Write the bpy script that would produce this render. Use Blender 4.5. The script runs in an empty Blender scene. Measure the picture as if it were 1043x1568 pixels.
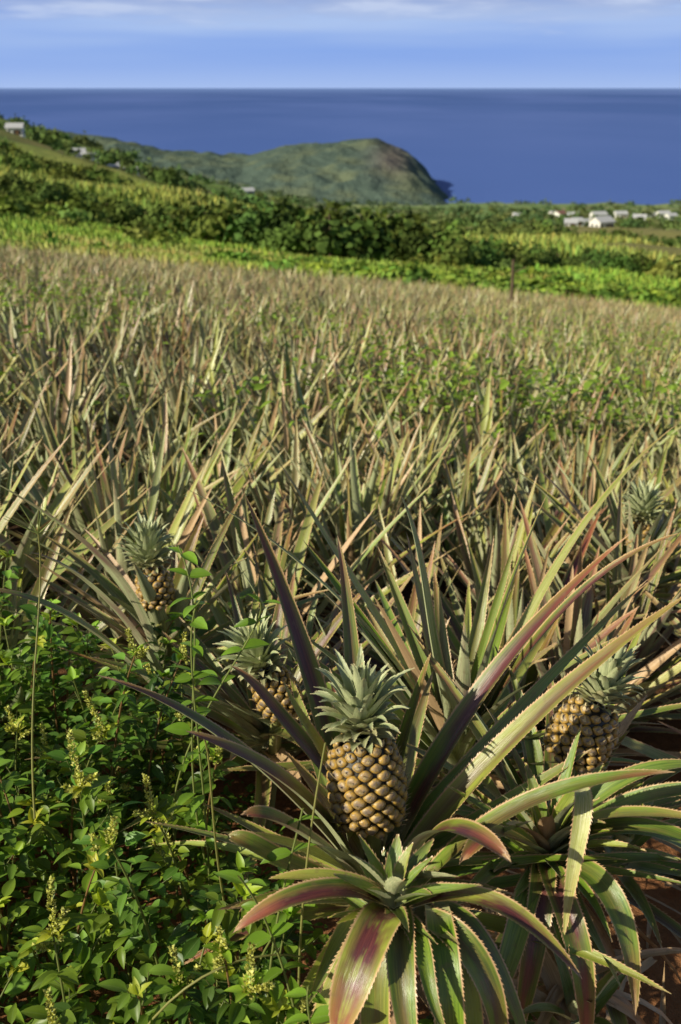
import bpy, math
import numpy as np
from mathutils import Vector
rng=np.random.default_rng(11)
S=bpy.context.scene
R=lambda a=0.,b=1.,n=None: rng.uniform(a,b,n)
# ---------------- noise / terrain ----------------
_tab=np.random.default_rng(3).random((256,256))
def vn(x,y,s=0):
    x=np.asarray(x,float)+s*17.3; y=np.asarray(y,float)+s*9.1
    xi=np.floor(x).astype(int); yi=np.floor(y).astype(int)
    fx=x-xi; fy=y-yi; fx=fx*fx*(3-2*fx); fy=fy*fy*(3-2*fy)
    g=lambda a,b:_tab[a%256,b%256]
    return (g(xi,yi)*(1-fx)+g(xi+1,yi)*fx)*(1-fy)+(g(xi,yi+1)*(1-fx)+g(xi+1,yi+1)*fx)*fy
def fbm(x,y,s=0,o=4):
    r=0;a=.5
    for i in range(o):
        r=r+a*vn(np.asarray(x)*2**i,np.asarray(y)*2**i,s+i); a*=.5
    return r
def gz(x,y):
    x=np.asarray(x,float); y=np.asarray(y,float)
    zc=np.interp(y,[-60,0,35,60,100,200,400,800,1200,1500,2500,4000],[6,0,-5.2,-9.3,-14,-26,-50,-92,-128,-153,-215,-300])
    cr=np.interp(y,[0,35,100,400,1500],[.09,.09,.085,.0,.0])
    cl=np.interp(y,[0,35,70,120,250,400,800,1500,2500],[.09,.09,.12,.17,.27,.31,.23,.14,.10])
    z=zc-np.where(x>0,x*cr,x*cl)
    z=z+(fbm(x*1.7,y*1.7,2)-.5)*.06
    z=z+(fbm(x/40,y/40,5)-.5)*np.clip((y-45)/90,0,1)*8
    return z
# ---------------- mesh builder ----------------
class MB:
    def __init__(s): s.v=[];s.q=[];s.t=[];s.a=[];s.c=[];s.n=0
    def add(s,v,q=None,t=None,a=None,c=None):
        v=np.asarray(v,float).reshape(-1,3); k=len(v)
        s.v.append(v)
        if q is not None and len(q): s.q.append(np.asarray(q,int).reshape(-1,4)+s.n)
        if t is not None and len(t): s.t.append(np.asarray(t,int).reshape(-1,3)+s.n)
        a=np.zeros((k,3)) if a is None else np.broadcast_to(np.asarray(a,float),(k,3))
        c=np.zeros((k,3)) if c is None else np.broadcast_to(np.asarray(c,float),(k,3))
        s.a.append(a); s.c.append(c); s.n+=k
    def arr(s):
        return (np.concatenate(s.v),np.concatenate(s.q) if s.q else np.zeros((0,4),int),
                np.concatenate(s.t) if s.t else np.zeros((0,3),int),np.concatenate(s.a),np.concatenate(s.c))
    def build(s,name,mat,parent=None,smooth=True):
        v,q,t,a,c=s.arr()
        me=bpy.data.meshes.new(name)
        me.vertices.add(len(v)); me.vertices.foreach_set('co',v.astype(np.float32).ravel())
        li=np.concatenate([q.ravel(),t.ravel()]).astype(np.int32)
        me.loops.add(len(li)); me.loops.foreach_set('vertex_index',li)
        ls=np.concatenate([np.arange(len(q))*4,len(q)*4+np.arange(len(t))*3]).astype(np.int32)
        me.polygons.add(len(ls)); me.polygons.foreach_set('loop_start',ls)
        me.polygons.foreach_set('use_smooth',np.full(len(ls),smooth))
        me.update(calc_edges=True)
        for nm,d in (('lf',a),('tint',c)):
            at=me.attributes.new(nm,'FLOAT_COLOR','POINT')
            at.data.foreach_set('color',np.hstack([d,np.ones((len(d),1))]).astype(np.float32).ravel())
        me.materials.append(mat)
        o=bpy.data.objects.new(name,me); S.collection.objects.link(o)
        if parent is not None: o.parent=parent
        return o
def nrm(v): return v/(np.linalg.norm(v,axis=-1,keepdims=True)+1e-12)
def frames(T,S0):
    T=nrm(T); Sd=nrm(S0-(S0*T).sum(-1,keepdims=True)*T); return T,Sd,np.cross(T,Sd)
def strap(mb,C,side0,w,fold=.35,tint=(0,0,0),rnd=0.,nc=5,teeth=0,tl=.0024,twist=0.,jag=0.):
    C=np.asarray(C,float); n=len(C); t=np.linspace(0,1,n)
    T,Sd,N=frames(np.gradient(C,axis=0),np.broadcast_to(np.asarray(side0,float),(n,3)))
    if twist:
        a=(twist*t)[:,None]; Sd,N=Sd*np.cos(a)+N*np.sin(a),N*np.cos(a)-Sd*np.sin(a)
    s=np.linspace(-1,1,nc)
    ww=np.asarray(w)[:,None,None]
    V=C[:,None]+Sd[:,None]*s[None,:,None]*ww+N[:,None]*(fold*np.abs(s)**1.5)[None,:,None]*ww
    if jag: V[-1,:,:]+=T[-1]*R(-1,.4,nc)[:,None]*jag
    i,j=np.meshgrid(np.arange(n-1),np.arange(nc-1),indexing='ij')
    q=np.stack([i*nc+j,(i+1)*nc+j,(i+1)*nc+j+1,i*nc+j+1],-1).reshape(-1,4)
    A=np.zeros((n,nc,3));A[...,0]=(s*.5+.5)[None];A[...,1]=t[:,None];A[...,2]=rnd
    mb.add(V,q,None,A.reshape(-1,3),tint)
    if teeth:
        for sg,jj in ((-1,0),(1,nc-1)):
            M=V[:,jj]; k=np.linspace(.06,.97,teeth)+R(-.3,.3,teeth)*.9/teeth; d=.26/teeth
            f=lambda tt:np.stack([np.interp(tt,t,M[:,m]) for m in range(3)],-1)
            fs=np.stack([np.interp(k,t,Sd[:,m]) for m in range(3)],-1)*sg+np.stack([np.interp(k,t,N[:,m]) for m in range(3)],-1)*fold*.8
            L=tl*(.5+.5*(1-k))*R(.6,1.3,teeth)
            tip=f(np.clip(k+d*1.8,0,1))+fs*L[:,None]
            vv=np.stack([f(k-d),f(k+d),tip],1)
            tr=np.arange(teeth*3).reshape(-1,3)
            if sg<0: tr=tr[:,::-1]
            mb.add(vv,None,tr,(1.0,.5,rnd),tint)
def wprof(n,W,p=1.9,base=.8):
    t=np.linspace(0,1,n); return W*np.minimum(1,base+t*.8)*np.maximum(1-t**p,0)**.85+.0004
def bez(P,n):
    P=[np.array(p,float) for p in P]; t=np.linspace(0,1,n)[:,None]
    if len(P)==3: return (1-t)**2*P[0]+2*t*(1-t)*P[1]+t*t*P[2]
    return (1-t)**3*P[0]+3*t*(1-t)**2*P[1]+3*t*t*(1-t)*P[2]+t**3*P[3]
def bleaf(mb,P,W,tint,p=1.9,fold=.45,twist=None,side=None,jag=0,n=26):
    C=bez(P,n); C=C+(np.sin(np.linspace(0,1,n)*R(3,7)+R(0,6))*.005)[:,None]*np.array([1,.6,.8])
    if side is None:
        h=C[-1]-C[0]; h[2]=0; h=nrm(h+1e-6); side=(-h[1],h[0],0)
    L=np.linalg.norm(np.diff(C,axis=0),axis=1).sum()
    strap(mb,C,side,wprof(n,W,p),fold,tint,R(),7,int(L/.0065),.0026,R(-.35,.35) if twist is None else twist,jag)
def arcleaf(mb,base,az,e0,L,W,droop,tint,n=12,nc=5,teeth=0,p=1.7,fold=.4,twist=0,pw=1.5):
    t=np.linspace(0,1,n); e=e0-droop*t**pw; a=az+R(-.25,.25)*t
    d=np.stack([np.cos(e)*np.cos(a),np.cos(e)*np.sin(a),np.sin(e)],-1)
    C=np.array(base)+np.concatenate([np.zeros((1,3)),np.cumsum((d[1:]+d[:-1])*.5*L/(n-1),axis=0)])
    strap(mb,C,(-math.sin(az),math.cos(az),0),wprof(n,W,p),fold,tint,R(),nc,teeth,.0024,twist)
def tube(mb,C,r0,r1,sides=5,col=(0,0,0)):
    C=np.asarray(C,float); n=len(C)
    T,Sd,N=frames(np.gradient(C,axis=0),np.broadcast_to(np.array([.93,.3,.11]),(n,3)))
    th=np.arange(sides)*2*np.pi/sides; r=np.linspace(r0,r1,n)[:,None,None]
    V=C[:,None]+(Sd[:,None]*np.cos(th)[None,:,None]+N[:,None]*np.sin(th)[None,:,None])*r
    i,j=np.meshgrid(np.arange(n-1),np.arange(sides),indexing='ij')
    q=np.stack([i*sides+j,i*sides+(j+1)%sides,(i+1)*sides+(j+1)%sides,(i+1)*sides+j],-1).reshape(-1,4)
    mb.add(V,q,None,(.5,.5,.5),col)
def fr(az,el,roll=0):
    az,el,roll=np.broadcast_arrays(*[np.asarray(k,float) for k in (az,el,roll)])
    T=np.stack([np.cos(el)*np.cos(az),np.cos(el)*np.sin(az),np.sin(el)],-1)
    Sd=np.stack([-np.sin(az),np.cos(az),0*az],-1); N=np.cross(T,Sd)
    c=np.cos(roll)[...,None]; s=np.sin(roll)[...,None]
    return np.stack([T,Sd*c+N*s,N*c-Sd*s],-1)
def batch(mb,tmpl,M,pos,scale,col,rnd=None,keeptint=False):
    """stamp template (v,q,t,a,c) many times"""
    v,q,t,a,c=tmpl; m=len(pos); n=len(v)
    scale=np.asarray(scale,float)
    if scale.ndim==1: scale=scale[:,None].repeat(3,1)
    V=np.einsum('mij,mnj->mni',M,v[None]*scale[:,None,:])+pos[:,None]
    off=(np.arange(m)*n)[:,None,None]
    Q=(q[None]+off).reshape(-1,4) if len(q) else None
    Tt=(t[None]+off).reshape(-1,3) if len(t) else None
    A=np.repeat(a[None],m,0).copy(); 
    if rnd is not None: A[...,2]=(A[...,2]+rnd[:,None])%1
    Cc=np.repeat(np.asarray(col)[:,None,:],n,1)
    if keeptint: Cc=np.clip(Cc+c[None],0,1.5)
    mb.add(V.reshape(-1,3),Q,Tt,A.reshape(-1,3),Cc.reshape(-1,3))
# ---------------- node helpers ----------------
class NT:
    def __init__(s,nt): s.nt=nt; s.nt.nodes.clear()
    def n(s,t,**k):
        o=s.nt.nodes.new(t)
        for a,b in k.items(): setattr(o,a,b)
        return o
    def set(s,sock,val):
        if isinstance(val,bpy.types.NodeSocket): s.nt.links.new(val,sock)
        elif isinstance(val,(tuple,list)) and sock.type=='RGBA': sock.default_value=(*val[:3],1)
        else: sock.default_value=val
    def m(s,op,a,b=0.,c=None,clamp=False):
        o=s.n('ShaderNodeMath',operation=op,use_clamp=clamp); s.set(o.inputs[0],a); s.set(o.inputs[1],b)
        if c is not None: s.set(o.inputs[2],c)
        return o.outputs[0]
    def mix(s,f,a,b,bt='MIX'):
        o=s.n('ShaderNodeMix',data_type='RGBA',blend_type=bt); s.set(o.inputs[0],f); s.set(o.inputs[6],a); s.set(o.inputs[7],b); return o.outputs[2]
    def noise(s,vec,sc,det=3,rough=.5):
        o=s.n('ShaderNodeTexNoise'); 
        if vec is not None: s.nt.links.new(vec,o.inputs['Vector'])
        o.inputs['Scale'].default_value=sc;o.inputs['Detail'].default_value=det;o.inputs['Roughness'].default_value=rough
        return o.outputs['Fac']
    def step(s,x,a,b):
        o=s.n('ShaderNodeMapRange',clamp=True); s.set(o.inputs[0],x); o.inputs[1].default_value=a;o.inputs[2].default_value=b; return o.outputs[0]
    def attr(s,name): return s.n('ShaderNodeAttribute',attribute_name=name)
    def sep(s,v):
        o=s.n('ShaderNodeSeparateXYZ'); s.nt.links.new(v,o.inputs[0]); return o.outputs
    def comb(s,x,y,z):
        o=s.n('ShaderNodeCombineXYZ')
        for i,k in enumerate((x,y,z)): s.set(o.inputs[i],k)
        return o.outputs[0]
    def bump(s,h,st,dist):
        o=s.n('ShaderNodeBump'); s.nt.links.new(h,o.inputs['Height']); o.inputs['Strength'].default_value=st; o.inputs['Distance'].default_value=dist; return o.outputs[0]
def newmat(name):
    m=bpy.data.materials.new(name); m.use_nodes=True; k=NT(m.node_tree)
    out=k.n('ShaderNodeOutputMaterial'); return m,k,out
def principled(k,out,col,rough=.5,spec=.4,nor=None,trans=0.,tcol=None):
    p=k.n('ShaderNodeBsdfPrincipled'); k.set(p.inputs['Base Color'],col); k.set(p.inputs['Roughness'],rough); k.set(p.inputs['Specular IOR Level'],spec)
    if nor is not None: k.nt.links.new(nor,p.inputs['Normal'])
    sh=p.outputs[0]
    if trans:
        t=k.n('ShaderNodeBsdfTranslucent'); k.set(t.inputs[0],tcol if tcol is not None else col)
        mx=k.n('ShaderNodeMixShader'); mx.inputs[0].default_value=trans
        k.nt.links.new(sh,mx.inputs[1]);k.nt.links.new(t.outputs[0],mx.inputs[2]); sh=mx.outputs[0]
    k.nt.links.new(sh,out.inputs[0]); return p
# pineapple leaf : lf=(across,along,rand) tint=(purple,dry,silver coat + painted sunlit cream)
def leafmat(name,crown=False):
    m,k,out=newmat(name)
    lf=k.sep(k.attr('lf').outputs['Vector']); ti=k.sep(k.attr('tint').outputs['Vector'])
    rn=k.m('MULTIPLY',lf[2],37.)
    v1=k.comb(k.m('MULTIPLY',lf[0],14.),k.m('MULTIPLY_ADD',lf[1],2.5,rn),rn)
    st=k.noise(v1,1.6,3)
    v2=k.comb(k.m('MULTIPLY',lf[0],1.2),k.m('MULTIPLY_ADD',lf[1],2.6,rn),rn)
    bl=k.noise(v2,1.4,3)
    v3=k.comb(k.m('MULTIPLY',lf[0],60.),k.m('MULTIPLY_ADD',lf[1],6.,rn),rn)
    fine=k.noise(v3,1.0,2)
    edge=k.m('ABSOLUTE',k.m('MULTIPLY_ADD',lf[0],2.,-1.))
    green=k.mix(k.step(st,.3,.7),(.065,.15,.012),(.23,.35,.022))
    green=k.mix(k.m('MULTIPLY',k.step(lf[2],.5,.9),.7),green,(.44,.46,.06))
    if crown: green=k.mix(k.step(st,.3,.7),(.28,.37,.18),(.52,.58,.30))
    pm=k.m('MULTIPLY',k.m('MULTIPLY',ti[0],1.15),k.m('MULTIPLY',k.m('SUBTRACT',1.1,k.m('POWER',edge,1.6)),k.step(k.m('ADD',bl,k.m('MULTIPLY',st,.35)),.44,.68)),clamp=True)
    top=k.mix(pm,green,k.mix(k.step(st,.3,.7),(.060,.015,.022),(.17,.047,.038)))
    top=k.mix(k.m('MULTIPLY',ti[2],k.step(fine,.35,.75),clamp=True),top,(.74,.70,.40))  # silvery coat, coloured warm cream to paint sunlit highlights too
    red=k.m('MULTIPLY',k.step(k.m('ADD',lf[1],k.m('MULTIPLY',bl,.6)),1.0,1.34),k.m('MULTIPLY_ADD',ti[0],.75,.08),clamp=True)
    top=k.mix(red,top,(.45,.15,.07))
    mg=k.m('MULTIPLY',k.step(edge,.88,.98),k.m('MULTIPLY_ADD',bl,.7,.5),clamp=True)
    top=k.mix(mg,top,(.68,.40,.22) if not crown else (.66,.64,.36))
    under=k.mix(k.step(fine,.35,.65),(.28,.35,.16),(.68,.69,.40))
    under=k.mix(k.m('MULTIPLY',ti[0],k.step(bl,.42,.66)),under,(.24,.11,.115))
    geo=k.n('ShaderNodeNewGeometry')
    col=k.mix(geo.outputs['Backfacing'],top,under)
    col=k.mix(k.m('MULTIPLY',k.step(lf[1],.14,.02),.8),col,(.46,.44,.24))
    dr=k.m('MAXIMUM',ti[1],k.step(k.m('ADD',lf[1],k.m('MULTIPLY',bl,.25)),1.06,1.14),clamp=True)
    col=k.mix(dr,col,k.mix(st,(.32,.17,.08),(.74,.54,.30)))
    sp=k.noise(geo.outputs['Position'],90.,2)
    col=k.mix(k.m('MULTIPLY',k.step(sp,.60,.72),.35),col,(.20,.12,.06))
    principled(k,out,col,k.m('MULTIPLY_ADD',fine,.22,.25),.6,k.bump(fine,.4,.0015))
    return m
M_leaf=leafmat('pineapple_leaf'); M_crown=leafmat('pineapple_crown_leaf',True)
def folmat(name,trans=.3,rough=.5,sc=25.,spec=.35):
    m,k,out=newmat(name); a=k.attr('tint').outputs['Color']; g=k.n('ShaderNodeNewGeometry')
    nz=k.noise(g.outputs['Position'],sc,3)
    lf=k.sep(k.attr('lf').outputs['Vector'])
    rib=k.step(k.m('ABSOLUTE',k.m('MULTIPLY_ADD',lf[0],2.,-1.)),.10,.0)
    c=k.mix(1.,a,k.mix(nz,(.55,.6,.5),(1.45,1.35,1.3)),'MULTIPLY')
    c=k.mix(k.m('MULTIPLY',rib,.35),c,(.25,.33,.12))
    tc=k.mix(1.,c,(1.6,1.6,.6),'MULTIPLY')
    principled(k,out,c,rough,spec,None,trans,tc); return m
M_weed=folmat('weed_leaf',.28,.40); M_far=folmat('distant_foliage',.0,.8,.25,.1); M_grass=folmat('grass_blades',.0,.7,.4,.15)
def barkmat():
    m,k,out=newmat('bark'); g=k.n('ShaderNodeNewGeometry'); n=k.noise(g.outputs['Position'],9.,4)
    principled(k,out,k.mix(n,(.08,.05,.03),(.2,.15,.1)),.9,.1,k.bump(n,.6,.05)); return m
M_bark=barkmat()
# fruit eye : lf=(radius frac, angle, rnd) tint=(bract,ripe,0)
def eyemat():
    m,k,out=newmat('pineapple_skin'); lf=k.sep(k.attr('lf').outputs['Vector']); ti=k.sep(k.attr('tint').outputs['Vector'])
    g=k.n('ShaderNodeNewGeometry'); n=k.noise(g.outputs['Position'],260.,4,.6); n2=k.noise(g.outputs['Position'],60.,2)
    c=k.mix(k.step(k.m('MULTIPLY_ADD',n2,.4,lf[0]),.40,1.0),(.26,.195,.16),(.58,.35,.05))
    c=k.mix(k.m('MULTIPLY',ti[1],.5),c,(.55,.31,.045))
    c=k.mix(k.m('MULTIPLY',k.step(n,.42,.66),.6),c,(.17,.18,.17))
    c=k.mix(k.step(lf[0],.86,1.0),c,(.022,.018,.01))
    c=k.mix(ti[0],c,k.mix(n,(.50,.34,.15),(.85,.72,.42)))
    principled(k,out,c,.38,.55,k.bump(n,.7,.0015)); return m
M_eye=eyemat()
# ---------------- fruit ----------------
def axis_rot(d):
    z=nrm(np.array(d,float)); x=nrm(np.cross([0.2,1,0],z)); y=np.cross(z,x); return np.stack([x,y,z],-1)
def make_fruit(parent,base,top,Rf,crownL=.085,seed=0,crown_dir=None):
    base=np.array(base,float); top=np.array(top,float); H=np.linalg.norm(top-base); A=axis_rot(top-base)
    rp=lambda h: Rf*(1-.30*np.abs(2*h-.9)**2.6)
    fm=MB()
    hs=np.linspace(0,1,14); th=np.arange(24)*2*np.pi/24
    rr=rp(hs)*.93; rr[0]*=.3; rr[-1]*=.4
    V=np.stack([rr[:,None]*np.cos(th),rr[:,None]*np.sin(th),np.repeat(hs[:,None]*H,24,1)],-1)
    i,j=np.meshgrid(np.arange(13),np.arange(24),indexing='ij')
    q=np.stack([i*24+j,i*24+(j+1)%24,(i+1)*24+(j+1)%24,(i+1)*24+j],-1).reshape(-1,4)
    fm.add(V.reshape(-1,3)@A.T+base,q,None,(1,0,0),(0,0,0))
    n=int(round(2*math.pi*Rf*H*.93/3.0e-4)); sp=math.sqrt(2*math.pi*Rf*H/n)
    ns=14; a=np.arange(ns)*2*np.pi/ns
    rh=1/(np.abs(np.cos(a))**1.45+np.abs(np.sin(a))**1.45)**(1/1.45)
    for i in range(n):
        h=(i+.5)/n; an=i*2.39996+seed+R(-.03,.03); r=rp(h)*R(.985,1.02)
        o=np.array([math.cos(an),math.sin(an),.0]); sd=np.array([-math.sin(an),math.cos(an),0]); up=np.array([0,0,1.])
        slope=(rp(min(h+.03,1))-rp(max(h-.03,0)))/(.06*H); up=nrm(up+o*slope); o=nrm(np.cross(sd,up)+rng.normal(0,.06,3))
        c=np.array([math.cos(an)*r,math.sin(an)*r,h*H])-o*.003
        sc=sp*.61*R(.9,1.07)*(.78+.22*math.sin(math.pi*h)); hh=.0066*R(.8,1.25)
        rings=[(.0,.95,0),(.22,1.0,.1),(.50,.92,.4),(.78,.72,.72),(.94,.25,.92),(1.0,-.35,1.)]
        vv=[];aa=[];rnd=R()
        for (rf,ht,lr) in rings:
            for kk in range(ns):
                vv.append(c+(sd*math.cos(a[kk])*1.06+up*math.sin(a[kk])*.88)*rf*rh[kk]*sc+o*(ht*hh)); aa.append((lr,kk/ns,rnd))
        q=[(x*ns+y,(x+1)*ns+y,(x+1)*ns+(y+1)%ns,x*ns+(y+1)%ns) for x in range(5) for y in range(ns)]
        fm.add(np.array(vv)@A.T+base,q,None,np.array(aa),(0,R()**2,0))
        L=sc*R(.2,.7); tw=sd*R(-.25,.25)*sc
        C=[c-up*sc*.55+o*hh*.75,c-up*sc*.2+o*hh*1.15,c+o*hh*1.4,c+up*L+o*hh*2.1+tw]
        strap(fm,np.array(C)@A.T+base,A@(-sd),[sc*.36,sc*.33,sc*.19,.0004],-.25,(.7+R(0,.3),0,0),R(),3)
    fm.build('fruit_body',M_eye,parent)
    cm=MB(); d=nrm(np.array(crown_dir if crown_dir is not None else top-base,float)); B=axis_rot(d); n=88
    for i in range(n):
        f=i/(n-1); an=i*2.39996+seed
        e=np.interp(f,[0,.25,.5,.8,1],[.0,.3,.55,1.0,1.45])+R(-.14,.14)
        L=crownL*np.interp(f,[0,.2,.42,.7,1],[.30,.38,.74,.92,.55])*R(.82,1.18)
        W=np.interp(f,[0,.3,1],[.0085,.011,.0095])*crownL/.085
        t=np.linspace(0,1,9); el=e+.45*np.sin(t*2)-np.interp(f,[0,.5,1],[.9,1.0,.3])*t**2.4
        dd=np.stack([np.cos(el)*math.cos(an),np.cos(el)*math.sin(an),np.sin(el)],-1)
        r0=np.interp(f,[0,.15,1],[.020,.018,.004]); z0=crownL*.62*f-.004
        C=np.array([math.cos(an)*r0,math.sin(an)*r0,z0])+np.concatenate([np.zeros((1,3)),np.cumsum(dd[1:]*L/8,axis=0)])
        strap(cm,C@B.T+top,B@np.array([-math.sin(an),math.cos(an),0]),wprof(9,W,1.3,1.),.45,(R(0,.1),.35*(f<.35)*R(),R(.2,.6)),R(),5,13,.0018)
    cm.build('fruit_crown',M_crown,parent)
def stalk(mb,p0,p1,r=.013):
    C=bez([p0,(np.array(p0)+p1)/2+[.01,.0,.01],p1],8); tube(mb,C,r*1.2,r,8,(.2,.2,.3))
def rosette(mb,c,n,Lr,Wr,er,tp=(0,.6),teeth=True,seg=12,dr=(.3,1.1),azr=(0,2*math.pi),dry=.04):
    for i in range(n):
        f=i/max(n-1,1); az=(i*2.39996+R(-.2,.2)) if azr[1]-azr[0]>6 else R(*azr)
        L=R(*Lr)*(.65+.35*(1-f)); e=np.interp(f,[0,1],er)+R(-.15,.15)
        arcleaf(mb,np.array(c)+[math.cos(az)*.015,math.sin(az)*.015,f*.08],az,e,L,R(*Wr),R(*dr)*(1-.5*f),
                (R(*tp),1. if R()<dry else 0.,R(0,.4)),seg,5,int(L/.008) if teeth else 0,R(1.3,2.2),R(.4,.7),R(-.6,.6))
def empty(name,loc):
    o=bpy.data.objects.new(name,None); S.collection.objects.link(o); return o
def skirt(mb,c,n):   # dead brown leaves hanging at the foot of a plant
    for i in range(n):
        az=R(0,6.28); arcleaf(mb,(c[0],c[1],c[2]),az,R(-.1,.5),R(.15,.32),R(.006,.014),R(.8,1.6),(0,1,0),8,3,0,2.,.8,R(-2,2))
# ================= hero plants =================
P=empty('pineapple_plant',0); mb=MB()
PU=(.9,0,.0); PG=(.45,0,.05); GR=(.05,0,.2); RD=(.9,.0,.05)
bl=lambda *a,**k: bleaf(mb,*a,**k)
bl([(.03,1.25,.12),(-.02,1.30,.48),(-.15,1.435,.715)],.0275,PU,p=1.6,twist=0)
bl([(.045,1.27,.12),(.03,1.34,.45),(-.01,1.46,.63)],.022,(.7,0,.1),p=1.6)
bl([(.07,1.22,.18),(.20,1.28,.50),(.45,1.41,.66)],.026,PU,p=2.0)
bl([(.08,1.18,.18),(.25,1.22,.46),(.53,1.33,.605)],.024,(.7,0,.1),p=1.8)
bl([(.07,1.24,.16),(.28,1.30,.42),(.50,1.45,.56)],.020,(.3,0,.3),p=1.6)
bl([(.03,1.18,.20),(-.12,1.14,.50),(-.335,1.15,.565)],.022,RD,p=2.2)
bl([(.03,1.22,.22),(-.06,1.24,.46),(-.165,1.245,.52)],.020,RD,p=2.2)
bl([(.03,1.16,.20),(-.08,1.10,.47),(-.20,1.10,.52)],.023,RD,p=3)
bl([(.03,1.13,.22),(-.05,1.04,.44),(-.13,1.03,.43)],.021,RD,p=7,jag=.01)
bl([(.03,1.13,.18),(-.08,1.02,.39),(-.155,1.06,.37)],.020,PG,p=7,jag=.01)
bl([(.09,1.12,.25),(.14,1.06,.46),(.21,.97,.41)],.020,PU,p=6,jag=.02)
bl([(.10,1.10,.22),(.22,1.06,.47),(.44,1.06,.485)],.020,(.6,0,.0),p=3)
bl([(.07,1.24,.20),(.10,1.26,.42),(.13,1.28,.52)],.016,PG,p=1.7)
bl([(.02,1.22,.20),(-.03,1.2,.42),(-.08,1.25,.50)],.015,GR,p=1.7)
rosette(mb,(.05,1.2,.10),32,(.30,.52),(.015,.021),(.15,1.0),(.0,.85),dr=(.1,.7))
skirt(mb,(.05,1.2,.05),14)
stalk(mb,np.array((.05,1.2,-.18)),np.array((.045,1.165,.305)),.014)
c=np.array((.068,1.0,.30))
bl([c,(.03,.90,.39),(-.005,.85,.25)],.026,(1.,0,0),p=8,fold=.3,jag=.008,twist=0)
bl([c,(.075,.90,.37),(.09,.82,.22)],.018,(.5,0,.05),p=4)
bl([c+[.06,0,.01],(.14,.86,.35),(.135,.86,.08)],.019,(.1,0,.0),p=6,fold=.35)
bl([c+[.03,0,0],(.19,.92,.36),(.20,.87,.12)],.020,(.6,0,.0),p=4)
bl([c+[.02,0,0],(.18,.96,.40),(.29,.87,.33)],.018,PU,p=4)
bl([c,(-.03,.95,.41),(-.13,.93,.34)],.020,PU,p=6,jag=.01)
bl([c,(-.01,.99,.37),(-.09,1.0,.36)],.018,(.3,0,.1),p=3)
bl([c,(.12,.95,.39),(.18,.96,.39)],.015,GR,p=2)
bl([c,(.10,.90,.35),(.13,.84,.26)],.014,(.1,0,0),p=2)
bl([c+[.02,.02,0],(.05,1.05,.2),(.02,.93,.05)],.022,PU,p=5)
bl([c+[.03,.02,0],(.13,1.0,.3),(.23,.93,.02)],.020,RD,p=5)
bl([c+[.05,0,0],(.17,.88,.30),(.17,.86,.0)],.016,GR,p=5)
bl([c+[.05,0,0],(.21,.97,.33),(.26,.90,.08)],.017,(.5,0,0),p=4)
bl([c,(.0,.93,.30),(-.05,.88,.10)],.019,PG,p=5)
bl([c,(.03,.90,.28),(.05,.86,.0)],.019,PG,p=5)
rosette(mb,c-[0,0,.03],26,(.055,.115),(.010,.015),(.15,1.1),(0,.2),dr=(.1,.7),dry=0)
mb.build('leaves',M_leaf,P); make_fruit(P,(.045,1.165,.305),(.03,1.195,.437),.0545,.097,0.4,(-.03,.1,1))
P=empty('pineapple_plant',0); mb=MB()
rosette(mb,(.37,1.38,.02),36,(.35,.62),(.015,.022),(.15,1.15),(.0,.8),dr=(.1,.8))
skirt(mb,(.37,1.36,.0),10)
stalk(mb,np.array((.37,1.33,-.24)),np.array((.366,1.317,.31)))
c=np.array((.31,1.18,.22))
bl([c,(.40,1.10,.44),(.54,1.05,.30)],.020,PG,p=4)
bl([c,(.38,1.05,.36),(.40,.98,.13)],.019,(.4,0,.1),p=4)
bl([c,(.31,1.02,.34),(.34,.97,.06)],.019,RD,p=5)
bl([c,(.27,1.04,.32),(.25,1.0,.06)],.018,RD,p=5)
bl([c,(.24,1.02,.30),(.20,.98,.10)],.017,GR,p=5)
bl([c,(.44,1.15,.38),(.55,1.13,.24)],.018,(.2,0,.2),p=3)
bl([c,(.40,1.20,.42),(.56,1.22,.36)],.018,GR,p=3)
bl([c,(.42,1.12,.46),(.58,1.10,.40)],.018,PG,p=2.5)
bl([c+[.02,-.06,.18],(.33,1.07,.40),(.31,1.03,.23)],.012,(.2,0,.9),p=3)
bl([c,(.22,1.10,.40),(.155,1.02,.36)],.018,PU,p=5,jag=.01)
bl([c,(.36,1.10,.43),(.47,1.0,.44)],.018,PG,p=3)
rosette(mb,c-[0,0,.02],32,(.10,.24),(.011,.016),(.2,1.3),(0,.4),dr=(.2,1.),dry=.05)
rosette(mb,(.45,1.26,.12),18,(.12,.20),(.012,.016),(.2,1.2),(0,.4),dr=(.3,1.2))
rosette(mb,(.34,1.04,.0),16,(.12,.22),(.012,.018),(.2,1.2),(0,.6),dr=(.3,1.2),dry=.15)
skirt(mb,(.34,1.1,.05),14)
mb.build('leaves',M_leaf,P); make_fruit(P,(.366,1.317,.305),(.41,1.34,.395),.050,.085,1.7,(.32,.25,1))
P=empty('pineapple_plant',0); mb=MB()
b=(.23,1.62,.02)
bl([b,(.06,1.62,.50),(-.30,1.68,.64)],.013,(.3,0,.6),p=1.4)
bl([b,(.06,1.70,.42),(-.115,1.74,.655)],.016,(.3,0,.6),p=1.5)
bl([b,(.17,1.66,.42),(.105,1.67,.62)],.027,(.0,0,.9),p=1.7,twist=0)
bl([b,(.42,1.80,.52),(.75,2.1,.62)],.014,(.3,0,.5),p=1.5)
bl([b,(.38,1.6,.50),(.58,1.55,.60)],.022,PU,p=1.8)
bl([b,(.30,1.6,.46),(.36,1.62,.64)],.018,PG,p=1.7)
rosette(mb,b,38,(.42,.68),(.016,.023),(.25,1.35),(.0,.8),dr=(.0,.6))
mb.build('leaves',M_leaf,P)
P=empty('pineapple_plant',0); mb=MB()
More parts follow.
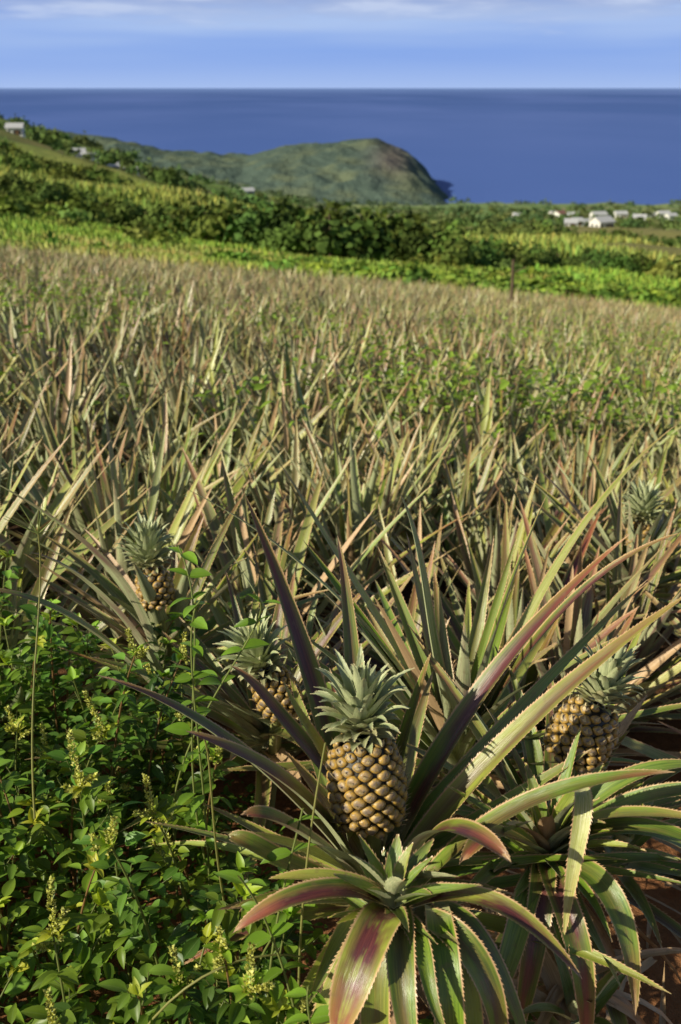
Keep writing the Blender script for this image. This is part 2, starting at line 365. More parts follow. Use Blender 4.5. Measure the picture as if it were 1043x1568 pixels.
rosette(mb,(-.17,1.80,-.05),34,(.35,.58),(.016,.022),(.2,1.1),(.1,.9),dr=(.1,.7))
stalk(mb,np.array((-.17,1.78,-.24)),np.array((-.125,1.72,.20)))
mb.build('leaves',M_leaf,P); make_fruit(P,(-.105,1.64,.175),(-.145,1.64,.265),.042,.092,3.1,(-.35,-.05,1))
P=empty('pineapple_plant',0); mb=MB()
bl([(-.42,2.0,.0),(-.45,1.86,.45),(-.68,1.78,.615)],.026,PU,p=2)
bl([(-.36,1.85,.0),(-.42,1.75,.42),(-.58,1.68,.50)],.026,PU,p=2)
bl([(-.34,1.85,.0),(-.50,1.65,.42),(-.66,1.62,.46)],.020,(.5,0,.3),p=2)
rosette(mb,(-.43,2.14,-.06),38,(.38,.62),(.016,.023),(.2,1.2),(.1,.9),dr=(.1,.7))
stalk(mb,np.array((-.43,2.12,-.28)),np.array((-.43,2.07,.2)))
mb.build('leaves',M_leaf,P); make_fruit(P,(-.42,2.05,.185),(-.445,2.08,.27),.040,.098,5.1,(-.05,.1,1))
P=empty('pineapple_plant',0); mb=MB()
rosette(mb,(.95,2.9,-.25),38,(.46,.70),(.016,.023),(.3,1.3),(.1,.8),dr=(.0,.6))
stalk(mb,np.array((.95,2.9,-.5)),np.array((.95,2.88,.02)))
mb.build('leaves',M_leaf,P); make_fruit(P,(.95,2.88,-.05),(.95,2.88,.04),.040,.105,2.1)
# ================= pineapple field =================
def template(n,seg,nc,teeth,seed,wm=1.):
    global rng; old=rng; rng=np.random.default_rng(seed)
    m=MB()
    for i in range(n):
        f=i/(n-1); az=i*2.39996+R(-.3,.3); L=R(.44,.84)*(.72+.28*math.sin(math.pi*min(1,f+.3)))
        e=np.interp(f,[0,.5,1],[.50,1.05,1.45])+R(-.2,.2)
        arcleaf(m,(math.cos(az)*.02,math.sin(az)*.02,.02+f*.06),az,e,L,R(.017,.027)*wm,R(-.05,.4)*(1-.6*f),
                (R(-.5,.6),1. if R()<.05 else 0.,R(-.35,.5)),seg,nc,teeth,R(1.4,2.1),R(.3,.6),R(-.8,.8),1.6)
    r=m.arr(); rng=old; return r
T0=[template(32,10,5,40,s) for s in range(6)]
T1=[template(26,6,3,0,s+20,1.05) for s in range(6)]
T2=[template(20,3,3,0,s+40,1.1) for s in range(5)]
xr=lambda y:-.06-(y-.9)*.40
heroes=[(.05,1.2,.32),(.37,1.33,.34),(.23,1.62,.30),(-.17,1.8,.28),(-.43,2.1,.28),(.93,2.85,.3),(.74,1.48,.48),(.3,1.1,.3),(.5,1.1,.35)]
pts=[]
y=1.45
while y<37:
    stp=.38 if y<12 else .45
    hw=.46*y+1.3
    for x in np.arange(-hw,hw,stp):
        px=x+R(-.13,.13); py=y+R(-.13,.13)+.12*math.sin(x*.3)
        if any((px-a)**2+(py-b)**2<r*r for a,b,r in heroes): continue
        if py<1.95 and px<xr(py)+.12: continue
        if py>35.2+.8*math.sin(px*.4)+.12*px: continue
        if R()<.05: continue
        pts.append((px,py))
    y+=stp
pts=np.array(pts); print('plants',len(pts))
fm=MB()
for lo,hi,TT in ((0,4.6,T0),(4.6,11.5,T1),(11.5,99,T2)):
    sel=pts[(pts[:,1]>=lo)&(pts[:,1]<hi)]
    which=rng.integers(0,len(TT),len(sel))
    for k,T in enumerate(TT):
        s=sel[which==k]; m=len(s)
        if not m: continue
        pos=np.stack([s[:,0],s[:,1],gz(s[:,0],s[:,1])-.01],-1)
        az=R(0,6.28,m); tl=rng.normal(0,.12,(m,2))
        ca,sa=np.cos(az),np.sin(az); z=np.zeros(m);o=np.ones(m)
        M=np.stack([np.stack([ca,-sa,tl[:,0]],-1),np.stack([sa,ca,tl[:,1]],-1),np.stack([z-tl[:,0]*ca-tl[:,1]*sa,z+tl[:,0]*sa-tl[:,1]*ca,o],-1)],1)
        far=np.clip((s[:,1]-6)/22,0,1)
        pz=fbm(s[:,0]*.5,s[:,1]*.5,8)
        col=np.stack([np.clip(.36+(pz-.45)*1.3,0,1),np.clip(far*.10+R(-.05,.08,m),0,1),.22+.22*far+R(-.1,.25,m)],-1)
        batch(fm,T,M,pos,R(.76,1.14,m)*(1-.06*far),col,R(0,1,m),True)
fm.build('pineapple_field',M_leaf)
# ================= weeds =================
def leaf_t(nseg=5,nc=3,W=.27,droop=.25,fold=.3,p=.75):
    m=MB(); t=np.linspace(0,1,nseg+1); C=np.stack([t,0*t,-droop*t*t],-1)
    strap(m,C,(0,1,0),W*np.sin(np.pi*t**p)**.85+.004,fold,(0,0,0),0,nc); return m.arr()
LT=[leaf_t(6,5,.27,.25),leaf_t(6,5,.22,.45),leaf_t(6,5,.30,.1,.5)]
def leaves(mb,pos,az,el,size,col):
    pos=np.asarray(pos);m=len(pos); w=rng.integers(0,3,m)
    M=fr(az,el,R(-.5,.5,m))
    for k in range(3):
        s=w==k
        if s.any(): batch(mb,LT[k],M[s],pos[s],np.asarray(size)[s],np.asarray(col)[s],R(0,1,int(s.sum())))
def spike(mb,p,d,L):
    n=int(L/.0007); t=R(0,1,n); d=nrm(np.array(d)); a=R(0,6.28,n)
    x=nrm(np.cross(d,[.3,.9,.1])); yv=np.cross(d,x)
    r=.0070*(1-t*.65)*(1+.45*np.sin(t*L*420))
    o=np.cos(a)[:,None]*x+np.sin(a)[:,None]*yv
    pos=np.array(p)+d*(t*L)[:,None]+o*r[:,None]*.6+np.array([.0,0,-.15])*((t*L)**2)[:,None]*2
    oo=nrm(o+d*.8+rng.normal(0,.3,(n,3))); s=nrm(np.cross(oo,rng.normal(0,1,(n,3)))); h=.0055
    nn=np.cross(oo,s)
    V=np.stack([pos-s*h*.45,pos+s*h*.45,pos+oo*h+nn*h*.1,pos+nn*h*.5+oo*h*.4],1)
    T=np.array([[0,1,2],[0,3,2],[1,2,3],[0,1,3]])[None]+(np.arange(n)*4)[:,None,None]
    c=np.array([.64,.66,.22])*R(.6,1.25,n)[:,None]*np.array([1,1,.9])
    mb.add(V.reshape(-1,3),None,T.reshape(-1,3),(.0,.5,.5),c.repeat(4,0))
wm=MB(); LP=[];LA=[];LE=[];LS=[];LC=[]
def addleaf(p,az,el,s,c): LP.append(p);LA.append(az);LE.append(el);LS.append(s);LC.append(c)
def weed(x,y,h,sp,lean=None):
    z=float(gz(x,y)); la=R(0,6.28) if lean is None else lean; ll=R(.02,.12)
    P0=np.array([x,y,z]); P2=P0+[math.cos(la)*ll,math.sin(la)*ll,h]; C=bez([P0,P0+[0,0,h*.6],P2],12)
    red=R()<.45; tube(wm,C,.0030,.0015,5,(.30,.09,.05) if red else (.20,.22,.05))
    base=np.array([.072,.165,.025])*R(.6,1.35)+np.array([.10,.09,0])*R()**1.5
    nl=int(h/.022)
    for i in range(nl):
        f=(i+.5)/nl
        if f<.15: continue
        p=np.array([np.interp(f,np.linspace(0,1,12),C[:,k]) for k in range(3)]); az=i*2.4+R(-.4,.4); el=R(-.2,.6)
        if R()<.45 and f<.9:
            L=R(.05,.14)*(1.2-f); e=R(.3,.9); d=np.array([math.cos(az)*math.cos(e),math.sin(az)*math.cos(e),math.sin(e)])
            B=bez([p,p+d*L*.6,p+d*L+[0,0,.02]],5); tube(wm,B,.0014,.0008,4,(.16,.17,.05))
            for j in range(6):
                g=(j+1)/6; q=p+(B[-1]-p)*g; a2=az+(-1)**j*R(.5,1.3); addleaf(q,a2,R(-.3,.6),R(.020,.042),base*R(.8,1.25))
            if sp and R()<.25: spike(wm,B[-1],d+[0,0,.6],R(.02,.04))
        else:
            pe=.018; d=np.array([math.cos(az),math.sin(az),.4]); addleaf(p+d*pe,az,el,R(.026,.052)*(1.15-.45*f),base*R(.8,1.25)*(1+.7*f))
            tube(wm,[p,p+d*pe],.0008,.0006,3,(.14,.17,.05))
    for j in range(7): addleaf(P2,R(0,6.28),R(.3,1.1),R(.012,.032),np.minimum(base*2.2+[.12,.15,0],.5))
    if sp:
        spike(wm,P2,(R(-.3,.3),R(-.3,.3),1),R(.04,.10))
        for j in range(rng.integers(1,4)): a=R(0,6.28); spike(wm,P2-[0,0,.012*j],(math.cos(a),math.sin(a),.7),R(.018,.04))
cnt=0
while cnt<250:
    yy=.66+1.35*R()**.9; xx=R(-.62*yy-.45,xr(yy)+.05)
    hmax=np.interp(yy,[.66,.95,1.4,2.0],[.20,.28,.38,.50])
    weed(xx,yy,hmax*R(.35,1.15),R()<.12); cnt+=1
for (xx,yy,h) in [(-.27,1.13,.44),(-.20,1.0,.30),(-.17,1.02,.38),(-.42,1.30,.48),(-.46,1.6,.54),(-.36,1.25,.40),(-.38,1.0,.30),(-.11,1.02,.26),(-.14,.98,.34)]:
    weed(xx,yy,h,True)
for i in range(45):
    weed(R(-.1,.35),R(.75,1.1),R(.08,.2),False)
leaves(wm,LP,np.array(LA),np.array(LE),np.array(LS),np.array(LC))
wm.build('amaranth_weeds',M_weed)
gm=MB(); n=7000; y_=R(.6,1.9,n); x_=R(-1.4,.35,n); k=(x_<xr(y_)+.25); x_=x_[k];y_=y_[k]; n=len(x_)
pos=np.stack([x_,y_,gz(x_,y_)+R(.0,.10,n)],-1)
leaves(gm,pos,R(0,6.28,n),R(-.1,.7,n),R(.012,.026,n),np.array([.10,.19,.02])*R(.6,1.5,n)[:,None])
gm.build('groundcover_plants',M_weed)
vm=MB(); LP=[];LA=[];LE=[];LS=[];LC=[]
def vine(C,n,s,col=(.17,.31,.03)):
    C=bez(C,24); tube(vm,C,.0022,.0014,5,(.25,.28,.08))
    for i in range(n):
        f=(i+.6)/n; p=np.array([np.interp(f,np.linspace(0,1,24),C[:,k]) for k in range(3)]); az=i*2.6+R(-.5,.5)
        for sg in (0,math.pi): addleaf(p,az+sg,R(-.2,.7),s*R(.6,1.2),np.array(col)*R(.8,1.3))
vine([(-.22,1.40,-.1),(-.30,1.35,.3),(-.20,1.45,.45),(-.27,1.5,.60)],13,.043)
vine([(-.24,1.36,-.1),(-.20,1.30,.2),(-.27,1.40,.5),(-.22,1.38,.56)],10,.043)
vine([(-.10,1.0,-.1),(-.12,.98,.2),(-.07,1.05,.32),(-.05,1.06,.42)],7,.04)
vine([(-.02,.95,-.1),(-.05,.93,.15),(-.08,1.0,.28),(-.13,.98,.38)],8,.04)
vine([(-.3,1.5,-.1),(-.38,1.45,.2),(-.1,1.55,.42),(-.14,1.5,.5)],8,.045)
vine([(.06,.88,-.1),(.02,.85,.1),(-.05,.88,.2),(-.04,.9,.28)],8,.04)
leaves(vm,LP,np.array(LA),np.array(LE),np.array(LS),np.array(LC))
for c in ([(-.15,1.2,-.1),(-.2,1.1,.3),(-.17,1.15,.45),(-.19,1.12,.5)],[(-.06,.98,.0),(-.06,1.0,.3),(-.04,1.05,.4),(-.02,1.08,.51)],[(-.5,1.3,.2),(-.52,1.4,.4),(-.5,1.5,.5),(-.5,1.5,.62)],[(-.35,.95,-.1),(-.28,.9,.25),(-.15,.95,.3),(-.05,1.0,.22)]):
    tube(vm,bez(c,16),.0020,.0013,5,(.36,.32,.1))
for a in np.arange(9)*.7:
    d=np.array([math.cos(a)*.055,.3*math.sin(a)*.05,.02+.03*abs(math.sin(a))]); p=np.array([-.5,1.5,.62]); tube(vm,[p,p+d],.0008,.0005,4,(.3,.35,.1))
vm.build('climbing_vine',M_weed)
fw=MB(); PP=[]
patch=[(.6,5.6,.7,350),(1.3,6.0,.9,520),(2.2,5.8,.7,300),(.2,7.0,.6,200),(-2.9,10.5,1.0,500),(-2.2,8.5,.6,200),(1.1,10,1.3,450),(3.2,9.0,1.0,450),(-.6,10.5,.7,160),(-3.8,13,1.2,400),(3.0,12,1.5,400),(5,14,1.6,400),(-1.9,5.2,.35,90),(-.4,4.4,.2,40)]
for (cx,cy,r,nn) in patch:
    a=R(0,6.28,nn); rr=r*np.sqrt(R(0,1,nn)); PP.append(np.stack([cx+np.cos(a)*rr*1.3,cy+np.sin(a)*rr,R(.35,.74,nn)],-1))
nn=2000; yy=4+30*R(0,1,nn); PP.append(np.stack([(R(0,1,nn)-.5)*(.9*yy+1),yy,R(.3,.62,nn)],-1))
PP=np.concatenate(PP); PP[:,2]+=gz(PP[:,0],PP[:,1]); n=len(PP)
leaves(fw,PP,R(0,6.28,n),R(-.4,.7,n),R(.04,.07,n),np.array([.22,.34,.045])*R(.5,1.4,n)[:,None])
fw.build('field_weeds',M_weed)
lm=MB()
for i in range(110):
    x=R(.15,1.2);y=R(.95,1.9);z=float(gz(x,y))+R(.005,.03); a=R(0,6.28)
    arcleaf(lm,(x,y,z),a,R(-.05,.25),R(.05,.22),R(.002,.008),R(0,.3),(0,1,0),8,3,0,2.,.5,R(-2,2))
lm.build('dry_leaf_litter',M_leaf)
# ================= ground =================
Y=np.concatenate([np.linspace(-25,.5,40),np.linspace(.55,4,90),np.geomspace(4.05,3200,330)]); nx=301
u=np.linspace(-1,1,nx); u=np.sign(u)*np.abs(u)**1.25
X=u[None]*(np.maximum(Y,0)*1.0+9)[:,None]; YY=np.repeat(Y[:,None],nx,1)
Z=gz(X,YY)
cols=np.zeros(X.shape+(3,))
n1=fbm(X/9,YY/9,1); n2=fbm(X/60,YY/35,4); n3=fbm(X/260,YY/110,6)
f=lambda a,lo,hi: np.clip((a-lo)/(hi-lo),0,1)[...,None]
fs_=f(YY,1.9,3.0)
soil=np.array([.36,.16,.07])*(1-fs_)+np.array([.11,.06,.035])*fs_   # litter colour darkened to paint shade between the rows
g1=np.array([.20,.31,.05]);g2=np.array([.36,.40,.09]);g3=np.array([.10,.16,.035]);br=np.array([.28,.18,.10])
gc=g1*(1-f(n2,.45,.65))+g2*f(n2,.45,.65); gc=gc*(1-f(n1,.5,.7)*.5)+g3*f(n1,.5,.7)*.5
pz=f(n3,.52,.58)*(f(YY,70,110)); gc=gc*(1-pz*.6)+br*pz*.6
st=f(-np.abs(YY-.1*X-40.5-1.5*np.sin(X*.2)),-2.2,-.8)*f(-X,0,3)*.8; gc=gc*(1-st)+np.array([.33,.19,.11])*st
edge=f(YY-.12*X+np.sin(X*.4)*.8,36,37.5)
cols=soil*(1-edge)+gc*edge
hz=f(YY,300,1600)*.5; cols=cols*(1-hz)+np.array([.16,.21,.18])*hz  # distance haze painted into the far land colour
i,j=np.meshgrid(np.arange(len(Y)-1),np.arange(nx-1),indexing='ij')
q=np.stack([i*nx+j,i*nx+j+1,(i+1)*nx+j+1,(i+1)*nx+j],-1).reshape(-1,4)
gm=MB(); gm.add(np.stack([X,YY,Z],-1).reshape(-1,3),q,None,None,cols.reshape(-1,3))
m,k,out=newmat('earth_and_grass'); g=k.n('ShaderNodeNewGeometry'); a=k.attr('tint').outputs['Color']
n1=k.noise(g.outputs['Position'],28.,6,.65); n2=k.noise(g.outputs['Position'],.6,5,.6)
c=k.mix(1.,a,k.mix(n1,(.5,.5,.5),(1.5,1.5,1.5)),'MULTIPLY'); c=k.mix(1.,c,k.mix(n2,(.6,.62,.6),(1.35,1.33,1.3)),'MULTIPLY')
principled(k,out,c,.95,.1,k.bump(n1,1.,.03)); gm.build('ground',m)
# ================= sea =================
bpy.ops.mesh.primitive_plane_add(size=1,location=(0,68000,-150)); sea=bpy.context.object; sea.name='sea'; sea.scale=(260000,134500,1)
m,k,out=newmat('sea_water'); g=k.n('ShaderNodeNewGeometry'); mp=k.n('ShaderNodeMapping'); k.nt.links.new(g.outputs['Position'],mp.inputs[0]); mp.inputs['Scale'].default_value=(.00045,.00018,.0)
s1=k.noise(mp.outputs[0],1.,4,.55)
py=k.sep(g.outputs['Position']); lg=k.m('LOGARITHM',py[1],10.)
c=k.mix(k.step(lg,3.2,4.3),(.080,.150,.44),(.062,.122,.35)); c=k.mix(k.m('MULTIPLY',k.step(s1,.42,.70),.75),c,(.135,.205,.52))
c=k.mix(k.m('MULTIPLY',k.step(lg,4.3,5.1),.8),c,(.22,.34,.68))  # far water lightened in colour to paint horizon haze
w=k.noise(g.outputs['Position'],.05,4,.6)
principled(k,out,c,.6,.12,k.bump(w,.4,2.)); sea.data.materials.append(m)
# ================= coastal hill =================
xs=np.linspace(-1000,200,280); ys=np.linspace(1330,2010,130); X,YY=np.meshgrid(xs,ys)
hp=np.interp(X+(fbm(X/60,YY/60,3)-.5)*40,[-1000,-700,-440,-285,-150,-88,40,62,95,130,155,170],[120,110,88,58,52,66,76,77,63,36,6,-14])
cs=np.clip(1-np.abs(np.where(YY<1740,(YY-1740)/400,(YY-1740)/260))**1.6,0,1)
Z=-154+np.where(hp<0,hp,hp*cs)+(fbm(X/35,YY/35,7)-.5)*16*np.clip(hp*cs/30,0,1)
A1=f(fbm(X/30,YY/30,9)+.12*((X>60)&(X<110)),.42,.7)
cc=np.array([.10,.14,.11])*(1-A1)+np.array([.16,.19,.115])*A1  # scrub tones muted and blued, aerial haze mixed into the colour
rd=np.exp(-((X-80)/34)**2-((Z+98)/18)**2)[...,None]; cc=cc*(1-rd*.6)+np.array([.19,.13,.13])*rd*.6
hm=MB(); i,j=np.meshgrid(np.arange(129),np.arange(279),indexing='ij')
hm.add(np.stack([X,YY,Z],-1).reshape(-1,3),np.stack([i*280+j,i*280+j+1,(i+1)*280+j+1,(i+1)*280+j],-1).reshape(-1,4),None,None,cc.reshape(-1,3))
m,k,out=newmat('hill_scrub'); g=k.n('ShaderNodeNewGeometry'); a=k.attr('tint').outputs['Color']; n1=k.noise(g.outputs['Position'],.06,5,.65)
principled(k,out,k.mix(1.,a,k.mix(n1,(.6,.65,.7),(1.35,1.33,1.3)),'MULTIPLY'),.95,.05,k.bump(n1,1.,8.)); hm.build('coastal_hill',m)
# ================= distant vegetation =================
def clump(nq,seed,qs=.2):
    r=np.random.default_rng(seed); d=nrm(r.normal(0,1,(nq,3))); d[:,2]=np.abs(d[:,2])*1.1-.25
    lump=1+.28*np.sin(d[:,0]*5+seed)+.22*np.sin(d[:,1]*6+d[:,2]*5)
    p=d*(r.uniform(.6,1,nq)*lump)[:,None]; N=nrm(d+r.normal(0,.55,(nq,3))); a=nrm(np.cross(N,r.normal(0,1,(nq,3)))); b=np.cross(N,a); s=(r.uniform(.6,1.3,nq)*qs)[:,None]
    V=np.stack([p-a*s,p-b*s*.6,p+a*s,p+b*s*.6],1).reshape(-1,3)
    return V,np.arange(nq*4).reshape(-1,4),np.zeros((0,3),int),np.zeros((nq*4,3)),np.zeros((nq*4,3))
CL=[clump(230,s,.15) for s in range(4)]; CS=[clump(70,s+9,.26) for s in range(3)]
def scatter(mb,TT,x,y,r,col,hs=1.,lift=.3):
    n=len(x); w=rng.integers(0,len(TT),n); z=gz(x,y)+r*lift
    pos=np.stack([x,y,z],-1); M=fr(R(0,6.28,n),0*x); sc=np.stack([r*R(.85,1.25,n),r*R(.85,1.25,n),r*R(.8,1.1,n)*hs],-1)
    for k in range(len(TT)):
        s=w==k
        if s.any(): batch(mb,TT[k],M[s],pos[s],sc[s],col[s])
def cvar(base,n,v=.35): return np.array(base)*R(1-v,1+v,n)[:,None]*np.stack([R(.8,1.3,n),np.ones(n),R(.8,1.2,n)],-1)
tm=MB(); bk=MB()
hl_x=[-46,-34,-22,-10,0,8,16,26,40,60]; hl_y=[128,118,108,96,88,84,86,90,98,112]
n=350; hx=R(-48,62,n); hy=np.interp(hx,hl_x,hl_y)+rng.normal(0,3.4,n)
hr=np.interp(hx,[-48,-30,-18,-8,4,10,16,30,62],[1.2,1.6,2.1,2.7,2.6,1.8,1.2,1.0,1.2])*R(.45,1.2,n)
scatter(tm,CL,hx,hy,hr,cvar((.085,.14,.03),n,.45),1.0,.55)
for i in range(0,n,6):
    z=float(gz(hx[i],hy[i])); C=[(hx[i],hy[i],z-.1),(hx[i]+.15,hy[i],z+hr[i]*.6),(hx[i]+R(-.4,.4),hy[i],z+hr[i]*1.3)]; tube(bk,C,.16,.06,6)
    for _ in range(3): tube(bk,[C[1],np.array(C[1])+[R(-1,1)*hr[i]*.6,R(-1,1)*hr[i]*.6,hr[i]*.6]],.07,.03,5)
n=190; hx=R(-75,10,n); hy=np.interp(hx,[-75,-40,-10,10],[190,175,165,160])+rng.normal(0,4,n); scatter(tm,CL,hx,hy,R(1.2,2.8,n),cvar((.13,.19,.04),n,.4),1,.45)
n=80; hx=R(20,110,n); hy=np.interp(hx,[20,60,110],[250,240,235])+rng.normal(0,7,n); scatter(tm,CL,hx,hy,R(1.6,3.2,n),cvar((.12,.18,.045),n,.4),1,.45)
tm.build('hedge_trees',M_far); bk.build('hedge_trunks',M_bark)
sm=MB(); n=1100; yy=R(38,74,n); xx=R(-.42,.52,n)*yy; keep=fbm(xx/9,yy/9,12)>np.interp(xx/yy,[-.35,-.1,.1,.4],[.60,.54,.48,.42]); xx,yy=xx[keep],yy[keep]; n=len(xx)
scatter(sm,CS,xx,yy,R(.3,.85,n),cvar((.17,.28,.045),n,.5),.9,.3)
n=1100; yy=R(74,150,n); xx=R(-.42,.5,n)*yy; keep=fbm(xx/12,yy/12,14)>.48; xx,yy=xx[keep],yy[keep]; n=len(xx)
scatter(sm,CS,xx,yy,R(.5,1.6,n),cvar((.17,.235,.05),n,.5),.9,.3)
sm.build('slope_shrubs',M_far)
HS=[(99,390,7,6,3.2,.5,0),(90,402,4.5,4.5,2.6,-.2,0),(160,640,9,6,3.4,.3,0),(187,690,8,6,3.2,.1,0),(140,660,7,6,3,.7,1),(174,600,7,6,3,-.3,0),(225,720,8,6,3,.2,0),(150,720,8,6,3.2,.2,0),(205,640,6,5,3,.3,0),(120,700,6,5,3,.1,0),(132,560,6,5,3,.4,0),(168,760,8,6,3,-.2,0),(240,800,8,6,3,.2,0),(110,480,5,4.5,2.8,.2,0),(195,850,8,6,3,.5,0),
    (-72,300,4.5,4,2.8,-.3,0),(-76,306,3.6,3.5,2.6,.3,0),(-66,304,3.6,3.5,2.6,.2,0),(-62,312,4,3.4,2.6,.1,0),(-97,318,4.5,4,3,.1,0),(-50,560,6,5,3.2,.4,0)]
cm=MB(); n=2400; yy=np.exp(R(math.log(210),math.log(1500),n)); xx=R(-.5,.5,n)*yy
keep=(fbm(xx/70,yy/45,15)>np.interp(yy,[210,500,900,1300],[.60,.54,.48,.42]))&(gz(xx,yy)>-149)
def clear(xx,yy):
    k=np.ones(len(xx),bool)
    for h in HS:   # keep a clearing on the seaward-view side of each house
        along=h[1]-yy; k&=~((along>-8)&(along<.12*h[1])&(np.abs(xx-h[0]*yy/h[1])<h[2]*.8))
    return k
keep&=clear(xx,yy); xx,yy=xx[keep],yy[keep]; n=len(xx)
hz=np.clip((yy-300)/1300,0,1)[:,None]*.55  # weight of the haze tone painted into far tree colours
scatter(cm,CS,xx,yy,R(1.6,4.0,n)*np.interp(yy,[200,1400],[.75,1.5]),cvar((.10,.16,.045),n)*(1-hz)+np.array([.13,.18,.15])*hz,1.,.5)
n=520; xx=R(40,400,n); yy=R(430,1100,n); keep=clear(xx,yy); xx,yy=xx[keep],yy[keep]; n=len(xx); scatter(cm,CS,xx,yy,R(1.8,4.2,n),cvar((.12,.18,.07),n),1.,.55)
cm.build('coastal_trees',M_far)
def blades(mb,x,y,h,w,col):
    n=len(x); z=gz(x,y); a=R(0,6.28,n); l=R(0,.35,n)*h; b=R(0,6.28,n)
    p=np.stack([x,y,z-.05],-1); s=np.stack([np.cos(a),np.sin(a),0*a],-1)*w[:,None]
    tip=p+np.stack([np.cos(b)*l,np.sin(b)*l,h],-1); mid=p+np.stack([np.cos(b)*l*.3,np.sin(b)*l*.3,h*.6],-1)
    V=np.stack([p-s*.6,p+s*.6,mid+s,tip,mid-s],1).reshape(-1,3); o=(np.arange(n)*5)[:,None]
    mb.add(V,np.array([[0,1,2,4]])+o,np.array([[4,2,3]])+o,(0,0,0),col.repeat(5,0))
bm=MB(); n=60000; yy=R(88,230,n); xx=R(-.45,.5,n)*yy
lim=np.interp(xx,hl_x,hl_y)+3; keep=(yy>lim)&(fbm(xx/45,yy/30,21)>.42); xx,yy=xx[keep],yy[keep]; n=len(xx); tn=f(fbm(xx/25,yy/16,27),.35,.55)
blades(bm,xx,yy,R(1.2,2.4,n),R(.10,.24,n),cvar((.40,.43,.12),n,.3)*(1-tn)+cvar((.27,.37,.08),n,.3)*tn); bm.build('sugarcane_field',M_grass)
bm=MB(); n=50000; yy=R(36.5,100,n); xx=R(-.45,.5,n)*yy; keep=(yy>36.8+.12*xx)&~((np.abs(yy-.1*xx-40.5-1.5*np.sin(xx*.2))<1.6)&(xx<-2)); xx,yy=xx[keep],yy[keep]; n=len(xx); tn=f(fbm(xx/11,yy/8,23),.48,.66)
blades(bm,xx,yy,R(.25,.7,n),R(.03,.08,n),cvar((.27,.42,.07),n,.3)*(1-tn)+cvar((.42,.42,.14),n,.3)*tn); bm.build('tall_grass',M_grass)
# ================= houses =================
def simplemat(name,c,rough=.7):
    m,k,out=newmat(name); g=k.n('ShaderNodeNewGeometry'); n=k.noise(g.outputs['Position'],1.5,4)
    principled(k,out,k.mix(n,tuple(x*.85 for x in c),c),rough,.2); return m
MW=simplemat('white_render',(.8,.78,.74));MR=simplemat('grey_metal_roof',(.55,.55,.56),.4);MR2=simplemat('red_roof',(.30,.15,.12));MG=simplemat('dark_glass',(.04,.05,.06),.15);MD=simplemat('wood_door',(.15,.08,.04))
def boxm(mb,c,s):
    v=np.array([[x,y,z] for x in(-.5,.5) for y in(-.5,.5) for z in(0,1)])*s+c
    mb.add(v,[[0,1,3,2],[4,6,7,5],[0,4,5,1],[2,3,7,6],[0,2,6,4],[1,5,7,3]])
def house(x,y,w,d,h,rot,roof):
    e=empty('white_house',0); z=float(gz(x,y))-.3
    a=MB(); boxm(a,(0,0,0),(w,d,h)); a.add([(-w/2,-d/2,h),(-w/2,d/2,h),(-w/2,0,h+d*.25),(w/2,-d/2,h),(w/2,d/2,h),(w/2,0,h+d*.25)],None,[[0,1,2],[3,5,4]]); a.build('walls',MW,e,False)
    r=MB(); hw=w/2+.4
    for sg in (-1,1):
        y0=sg*(d/2+.5); zz=h-.25
        r.add([(-hw,y0,zz),(hw,y0,zz),(hw,0,h+d*.25+.05),(-hw,0,h+d*.25+.05),(-hw,y0,zz+.15),(hw,y0,zz+.15),(hw,0,h+d*.25+.2),(-hw,0,h+d*.25+.2)],[[0,1,2,3],[4,5,6,7],[0,1,5,4],[0,3,7,4],[1,2,6,5]])
    r.build('roof',MR2 if roof else MR,e,False)
    g=MB()
    for u_ in np.linspace(-w*.36,w*.36,3): boxm(g,(u_+.01,-d/2-.02,1),(min(1.1,w*.16),.1,1.1))
    for v_ in (-d*.2,d*.2): boxm(g,(-w/2-.02,v_,1.),(.1,1.,1.1)); boxm(g,(w/2+.02,v_,1.),(.1,1.,1.1))
    g.build('windows',MG,e,False)
    dd=MB(); boxm(dd,(w*.18,-d/2-.03,.3),(.9,.12,2.0)); dd.build('door',MD,e,False)
    e.location=(x,y,z); e.rotation_euler=(0,0,rot)
for hs in HS: house(*hs)
pm=MB(); x,y=4.6,27.; z=float(gz(x,y)); tube(pm,[(x,y,z-.1),(x+.02,y,z+.8),(x,y,z+1.5)],.05,.04,8); tube(pm,[(x,y,z+1.15),(x+.35,y,z+1.3)],.02,.015,6); pm.build('wooden_post',M_bark)
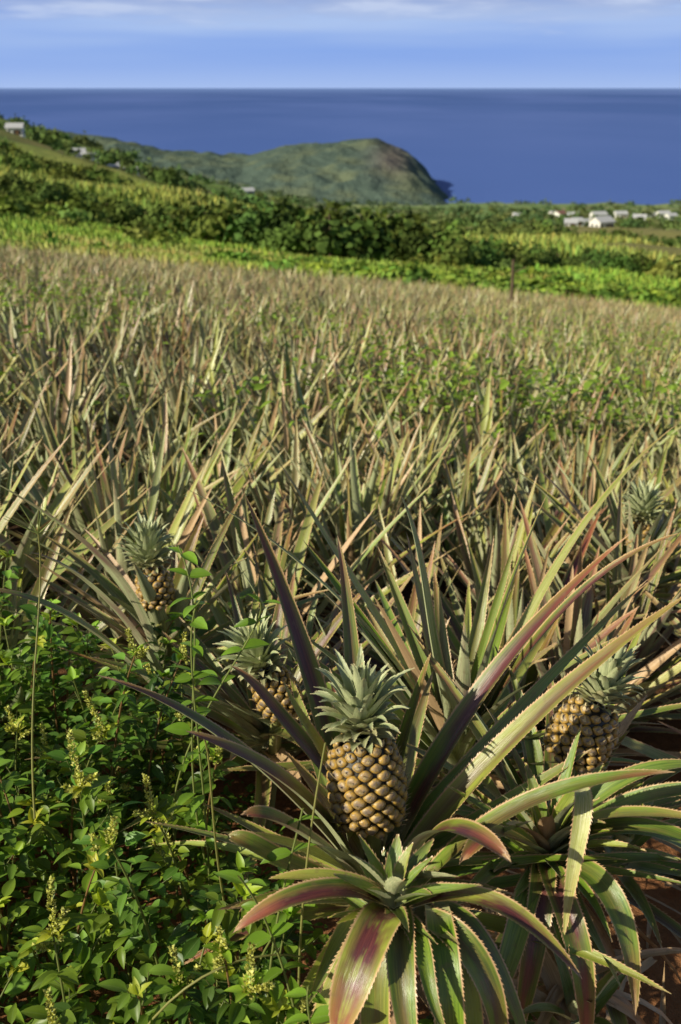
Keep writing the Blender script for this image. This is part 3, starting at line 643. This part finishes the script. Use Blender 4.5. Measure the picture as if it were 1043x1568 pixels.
# ================= light, sky, camera =================
el=math.radians(30); az=math.radians(242)
d=Vector((math.sin(az)*math.cos(el),math.cos(az)*math.cos(el),math.sin(el)))
L=bpy.data.lights.new('sun','SUN'); L.energy=5.0; L.angle=math.radians(.5); L.color=(1,.93,.74)
o=bpy.data.objects.new('sun',L); S.collection.objects.link(o); o.rotation_euler=d.to_track_quat('Z','Y').to_euler()
W=bpy.data.worlds.new('World'); S.world=W; W.use_nodes=True; k=NT(W.node_tree)
out=k.n('ShaderNodeOutputWorld'); bg=k.n('ShaderNodeBackground'); bg.inputs[1].default_value=.07; k.nt.links.new(bg.outputs[0],out.inputs[0])
sk=k.n('ShaderNodeTexSky'); sk.sky_type='NISHITA'; sk.sun_disc=False; sk.sun_elevation=el; sk.sun_rotation=az
tc=k.n('ShaderNodeTexCoord').outputs['Generated']; sp=k.sep(tc)
mp=k.n('ShaderNodeMapping'); k.nt.links.new(tc,mp.inputs[0]); mp.inputs['Scale'].default_value=(1.6,1.6,20.)
cn=k.noise(mp.outputs[0],1.4,3,.45)
low=k.mix(k.step(sp[2],.0,.03),(5.4,7.4,12.2),(3.3,5.5,11.6))
low=k.mix(k.m('MULTIPLY',k.m('MULTIPLY',k.step(cn,.38,.62),.8),k.step(sp[2],.015,.05)),low,(6.4,8.4,12.4))
mp2=k.n('ShaderNodeMapping'); k.nt.links.new(tc,mp2.inputs[0]); mp2.inputs['Scale'].default_value=(6,6,44.)
c2=k.noise(mp2.outputs[0],1.5,5,.55)
cl2=k.m('MULTIPLY',k.step(k.m('MULTIPLY_ADD',c2,.07,sp[2]),.084,.112),.9)
low=k.mix(cl2,low,k.mix(k.step(c2,.40,.62),(3.8,4.8,8.4),(7.6,8.9,12.0)))
col=k.mix(k.step(sp[2],.10,.20),low,sk.outputs[0]); k.set(bg.inputs[0],col)
S.view_settings.view_transform='Standard'; S.view_settings.look='None'; S.view_settings.exposure=0
cd=bpy.data.cameras.new('camera'); cam=bpy.data.objects.new('camera',cd); S.collection.objects.link(cam)
cam.location=(0,0,1.3); cam.rotation_euler=(math.radians(90-23.12),0,0)
cd.sensor_fit='VERTICAL'; cd.sensor_height=36; cd.sensor_width=24; cd.lens=35; cd.clip_start=.05; cd.clip_end=300000
cd.dof.use_dof=True; cd.dof.focus_distance=1.6; cd.dof.aperture_fstop=6.3
S.camera=cam
